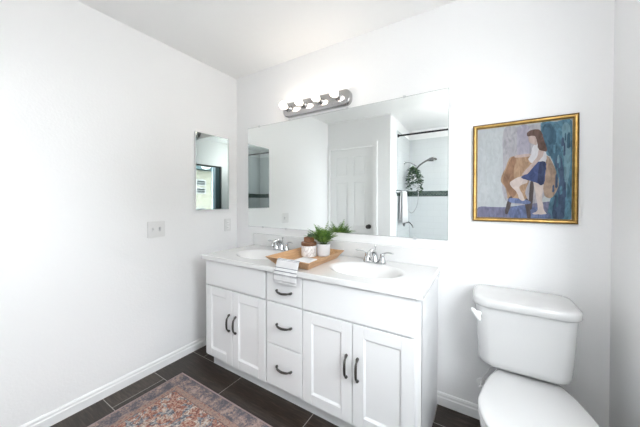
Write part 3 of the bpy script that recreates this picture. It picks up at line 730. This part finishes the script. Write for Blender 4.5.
bm = B(); lathe(bm, [(0, -.001), (.026, -.001), (.026, -.006), (.010, -.010), (.008, -.045), (.014, -.047), (.014, -.062), (0, -.063)], (2.052, 0, .212), 'Y', 18)
tube(bm, [(2.052, -.050, .215), (2.055, -.055, .27), (2.085, -.085, .34), (2.095, -.12, .40), (2.095, -.13, .432)], .0035, 8, sm=5); obj('supply_valve', bm, M['trim'], to_, smooth=50)

# ------------------------------------------------------------------ rug
bm = B(); nx, ny = 60, 46; g = []
for j in range(ny+1):
    r_ = []
    for i in range(nx+1):
        x = RX0+(RX1-RX0)*i/nx; y = RY0+(RY1-RY0)*j/ny; r_.append(bm.verts.new((x, y, .0065+.0008*noise.noise(Vector((x*9, y*9, 0))))))
    g.append(r_)
for j in range(ny):
    for i in range(nx): f = bm.faces.new((g[j][i], g[j][i+1], g[j+1][i+1], g[j+1][i])); f.smooth = True
bd = [e for e in bm.edges if e.is_boundary]; r = bmesh.ops.extrude_edge_only(bm, edges=bd)
for v in [q for q in r['geom'] if isinstance(q, bmesh.types.BMVert)]:
    v.co.z = .0005; v.co.x += math.copysign(.0015, v.co.x-(RX0+RX1)/2) if abs(v.co.x-(RX0+RX1)/2) > (RX1-RX0)/2-.001 else 0
rg = obj('area_rug', bm, M['rug'])
rg.location = ((RX0+RX1)/2, (RY0+RY1)/2, 0)
for v in rg.data.vertices: v.co.z += .0
tag(rg, 'faded red and blue patterned rug on the dark tile floor', 'rug')

# ------------------------------------------------------------------ tub alcove seen in the mirror
tb = thing('bathtub', 'white alcove bathtub under the shower along the tiled wall', 'bathtub', ((XA+XR)/2, -2.5, 0))
bm = B(); x0, x1, y0, y1 = XA+.012, XR-.012, -2.868, -2.13
R0 = lambda k, z, r: [Vector((p[0], p[1], z)) for p in rrect(x0+k, x1-k, y0+k, y1-k, r, 6)]
loft(bm, [R0(0, 0, .01), R0(0, .385, .01), R0(.006, .396, .015), R0(.06, .396, .10), R0(.075, .385, .11), R0(.13, .12, .14), R0(.17, .085, .15)], cap0=True)
obj('tub_body', bm, M['tubm'], tb, smooth=40)
sr = thing('shower_rod', 'black tension shower rod across the tub alcove seen in the wide mirror', 'rod', ((XA+XR)/2, -2.13, 2.19))
bm = B(); tube(bm, [(XA+.012, -2.13, 2.205), (XR-.012, -2.13, 2.205)], .0125, 14); obj('tube', bm, M['black'], sr, smooth=50)
for x, s in ((XA, 1), (XR, -1)):
    bm = B(); lathe(bm, [(0, s*.001), (.028, s*.001), (.026, s*.014), (.018, s*.028), (.0135, s*.03), (0, s*.03)], (x, -2.13, 2.205), 'X', 20); obj('end_cap', bm, M['black'], sr, smooth=50)
# towel bar and bath towel on the alcove side wall
hb = thing('towel_bar', 'short chrome towel bar on the side wall of the tub alcove', 'towel bar', (1.0, -2.28, 1.40))
bm = B(); tube(bm, [(1.045, -2.055, 1.385), (1.045, -2.46, 1.385)], .008, 12); obj('bar', bm, M['chrome'], hb, smooth=50)
for y in (-2.07, -2.445):
    bm = B(); xw = XA+.0005 if y > -2.1 else XA+.0105
    lathe(bm, [(0, 0), (.024, 0), (.022, .008), (.011, .014), (.010, .056-(xw-XA)), (.014, .060-(xw-XA)), (.012, .078-(xw-XA)), (0, .080-(xw-XA))], (xw, y, 1.385), 'X', 18); obj('post', bm, M['chrome'], hb, smooth=50)
bm = B(); rings = []
for x, z in ((1.026, .98), (1.030, 1.10), (1.031, 1.34), (1.034, 1.392), (1.045, 1.3985), (1.056, 1.392), (1.061, 1.34), (1.066, 1.10), (1.070, .93)):
    r_ = []
    for k in range(25):
        u = k/24; spread = .125 + .035*(1.4-z)/.45; y = -2.262 + (u-.5)*2*spread
        r_.append(bm.verts.new((x + .005*math.sin(u*22)*(1.4-z)*1.5*(1 if x > 1.045 else 0), y, z)))
    rings.append(r_)
for a, b in zip(rings, rings[1:]):
    for k in range(24): f = bm.faces.new((a[k], a[k+1], b[k+1], b[k])); f.smooth = True
bt_ = obj('bath_towel', bm, M['towel']); s_ = bt_.modifiers.new('solid', 'SOLIDIFY'); s_.thickness = .007; s_.offset = 0
tag(bt_, 'white bath towel hanging on the towel bar in the tub alcove', 'towel')
# shower set
W2 = XA+.0105
ss = thing('hand_shower', 'chrome hand shower with a looping hose on the tub alcove side wall', 'shower', (W2, -2.52, 1.85))
bm = B(); lathe(bm, [(0, 0), (.028, 0), (.026, .006), (.012, .012), (0, .012)], (W2, -2.52, 1.86), 'X', 20); tube(bm, [(W2+.01, -2.52, 1.86), (W2+.08, -2.52, 1.855), (W2+.15, -2.52, 1.815), (W2+.18, -2.52, 1.79)], .0095, 12, sm=5); obj('arm', bm, M['chrome'], ss, smooth=50)
bm = B(); tube(bm, [(W2+.165, -2.52, 1.70), (W2+.19, -2.52, 1.76), (W2+.25, -2.52, 1.82), (W2+.33, -2.52, 1.866), (W2+.39, -2.52, 1.880), (W2+.425, -2.52, 1.882)], [.012, .013, .012, .013, .030, .034], 14, sm=5, flat=1)
bm2 = B(); lathe(bm2, [(0, .018), (.030, .018), (.048, .006), (.050, -.010), (.046, -.016), (0, -.016)], (W2+.425, -2.52, 1.882), 'Z', 26); merge(bm, bm2)
obj('spray_head', bm, M['dknickel'], ss, smooth=50)
bm = B(); tube(bm, [(W2+.165, -2.52, 1.70), (W2+.20, -2.51, 1.55), (W2+.215, -2.50, 1.35), (W2+.20, -2.49, 1.19), (W2+.14, -2.48, 1.075), (W2+.08, -2.49, 1.09), (W2+.03, -2.50, 1.25), (W2+.028, -2.51, 1.50), (W2+.05, -2.515, 1.72), (W2+.10, -2.52, 1.83)], .0065, 8, sm=8); obj('hose', bm, M['hose'], ss, smooth=60)
sv = thing('shower_valve', 'chrome shower valve lever low on the tub alcove side wall', 'valve', (W2, -2.5, .92))
bm = B(); lathe(bm, [(0, 0), (.080, 0), (.078, .006), (.030, .014), (.026, .040), (.022, .060), (0, .062)], (W2, -2.50, .925), 'X', 28); obj('escutcheon', bm, M['dknickel'], sv, smooth=50)
bm = B(); tube(bm, [(W2+.055, -2.50, .925), (W2+.09, -2.50, .905), (W2+.125, -2.50, .865), (W2+.14, -2.50, .83)], [.011, .009, .008, .005], 10, sm=4); obj('lever', bm, M['dknickel'], sv, smooth=50)
# eucalyptus bunch tied to the arm
random.seed(21); eu = thing('eucalyptus_bunch', 'dark green eucalyptus bunch hanging from the shower arm', 'plant', (W2+.14, -2.50, 1.35))
stems = B(); lv = B(); top = Vector((W2+.130, -2.50, 1.80))
for k in range(11):
    a = k*2.4; L = random.uniform(.24, .46); pts = []
    for i_ in range(9):
        t_ = i_/8; sp2 = .21*math.sin(min(1, t_*1.15)*PI*.5)*(1-.45*t_); pts.append(top + Vector((math.cos(a)*sp2*.75+.05*t_, math.sin(a)*sp2*.6 + .03*t_, -L*t_)))
    tube(stems, pts, [.0028]*5+[.0016]*4, 6)
    for i_ in range(1, 9):
        for s2 in (0, 1, 2):
            b_ = random.uniform(0, 2*PI); p = pts[i_] + Vector((0, 0, random.uniform(-.02, .02)))
            leaf(lv, p, Vector((math.cos(b_), math.sin(b_), random.uniform(-.8, .4))), Vector((random.uniform(-.5,.5), random.uniform(-.5,.5), 1)), random.uniform(.036, .060), random.uniform(.030, .044))
obj('stems', stems, M['stem'], eu); obj('leaves', lv, M['euca'], eu)
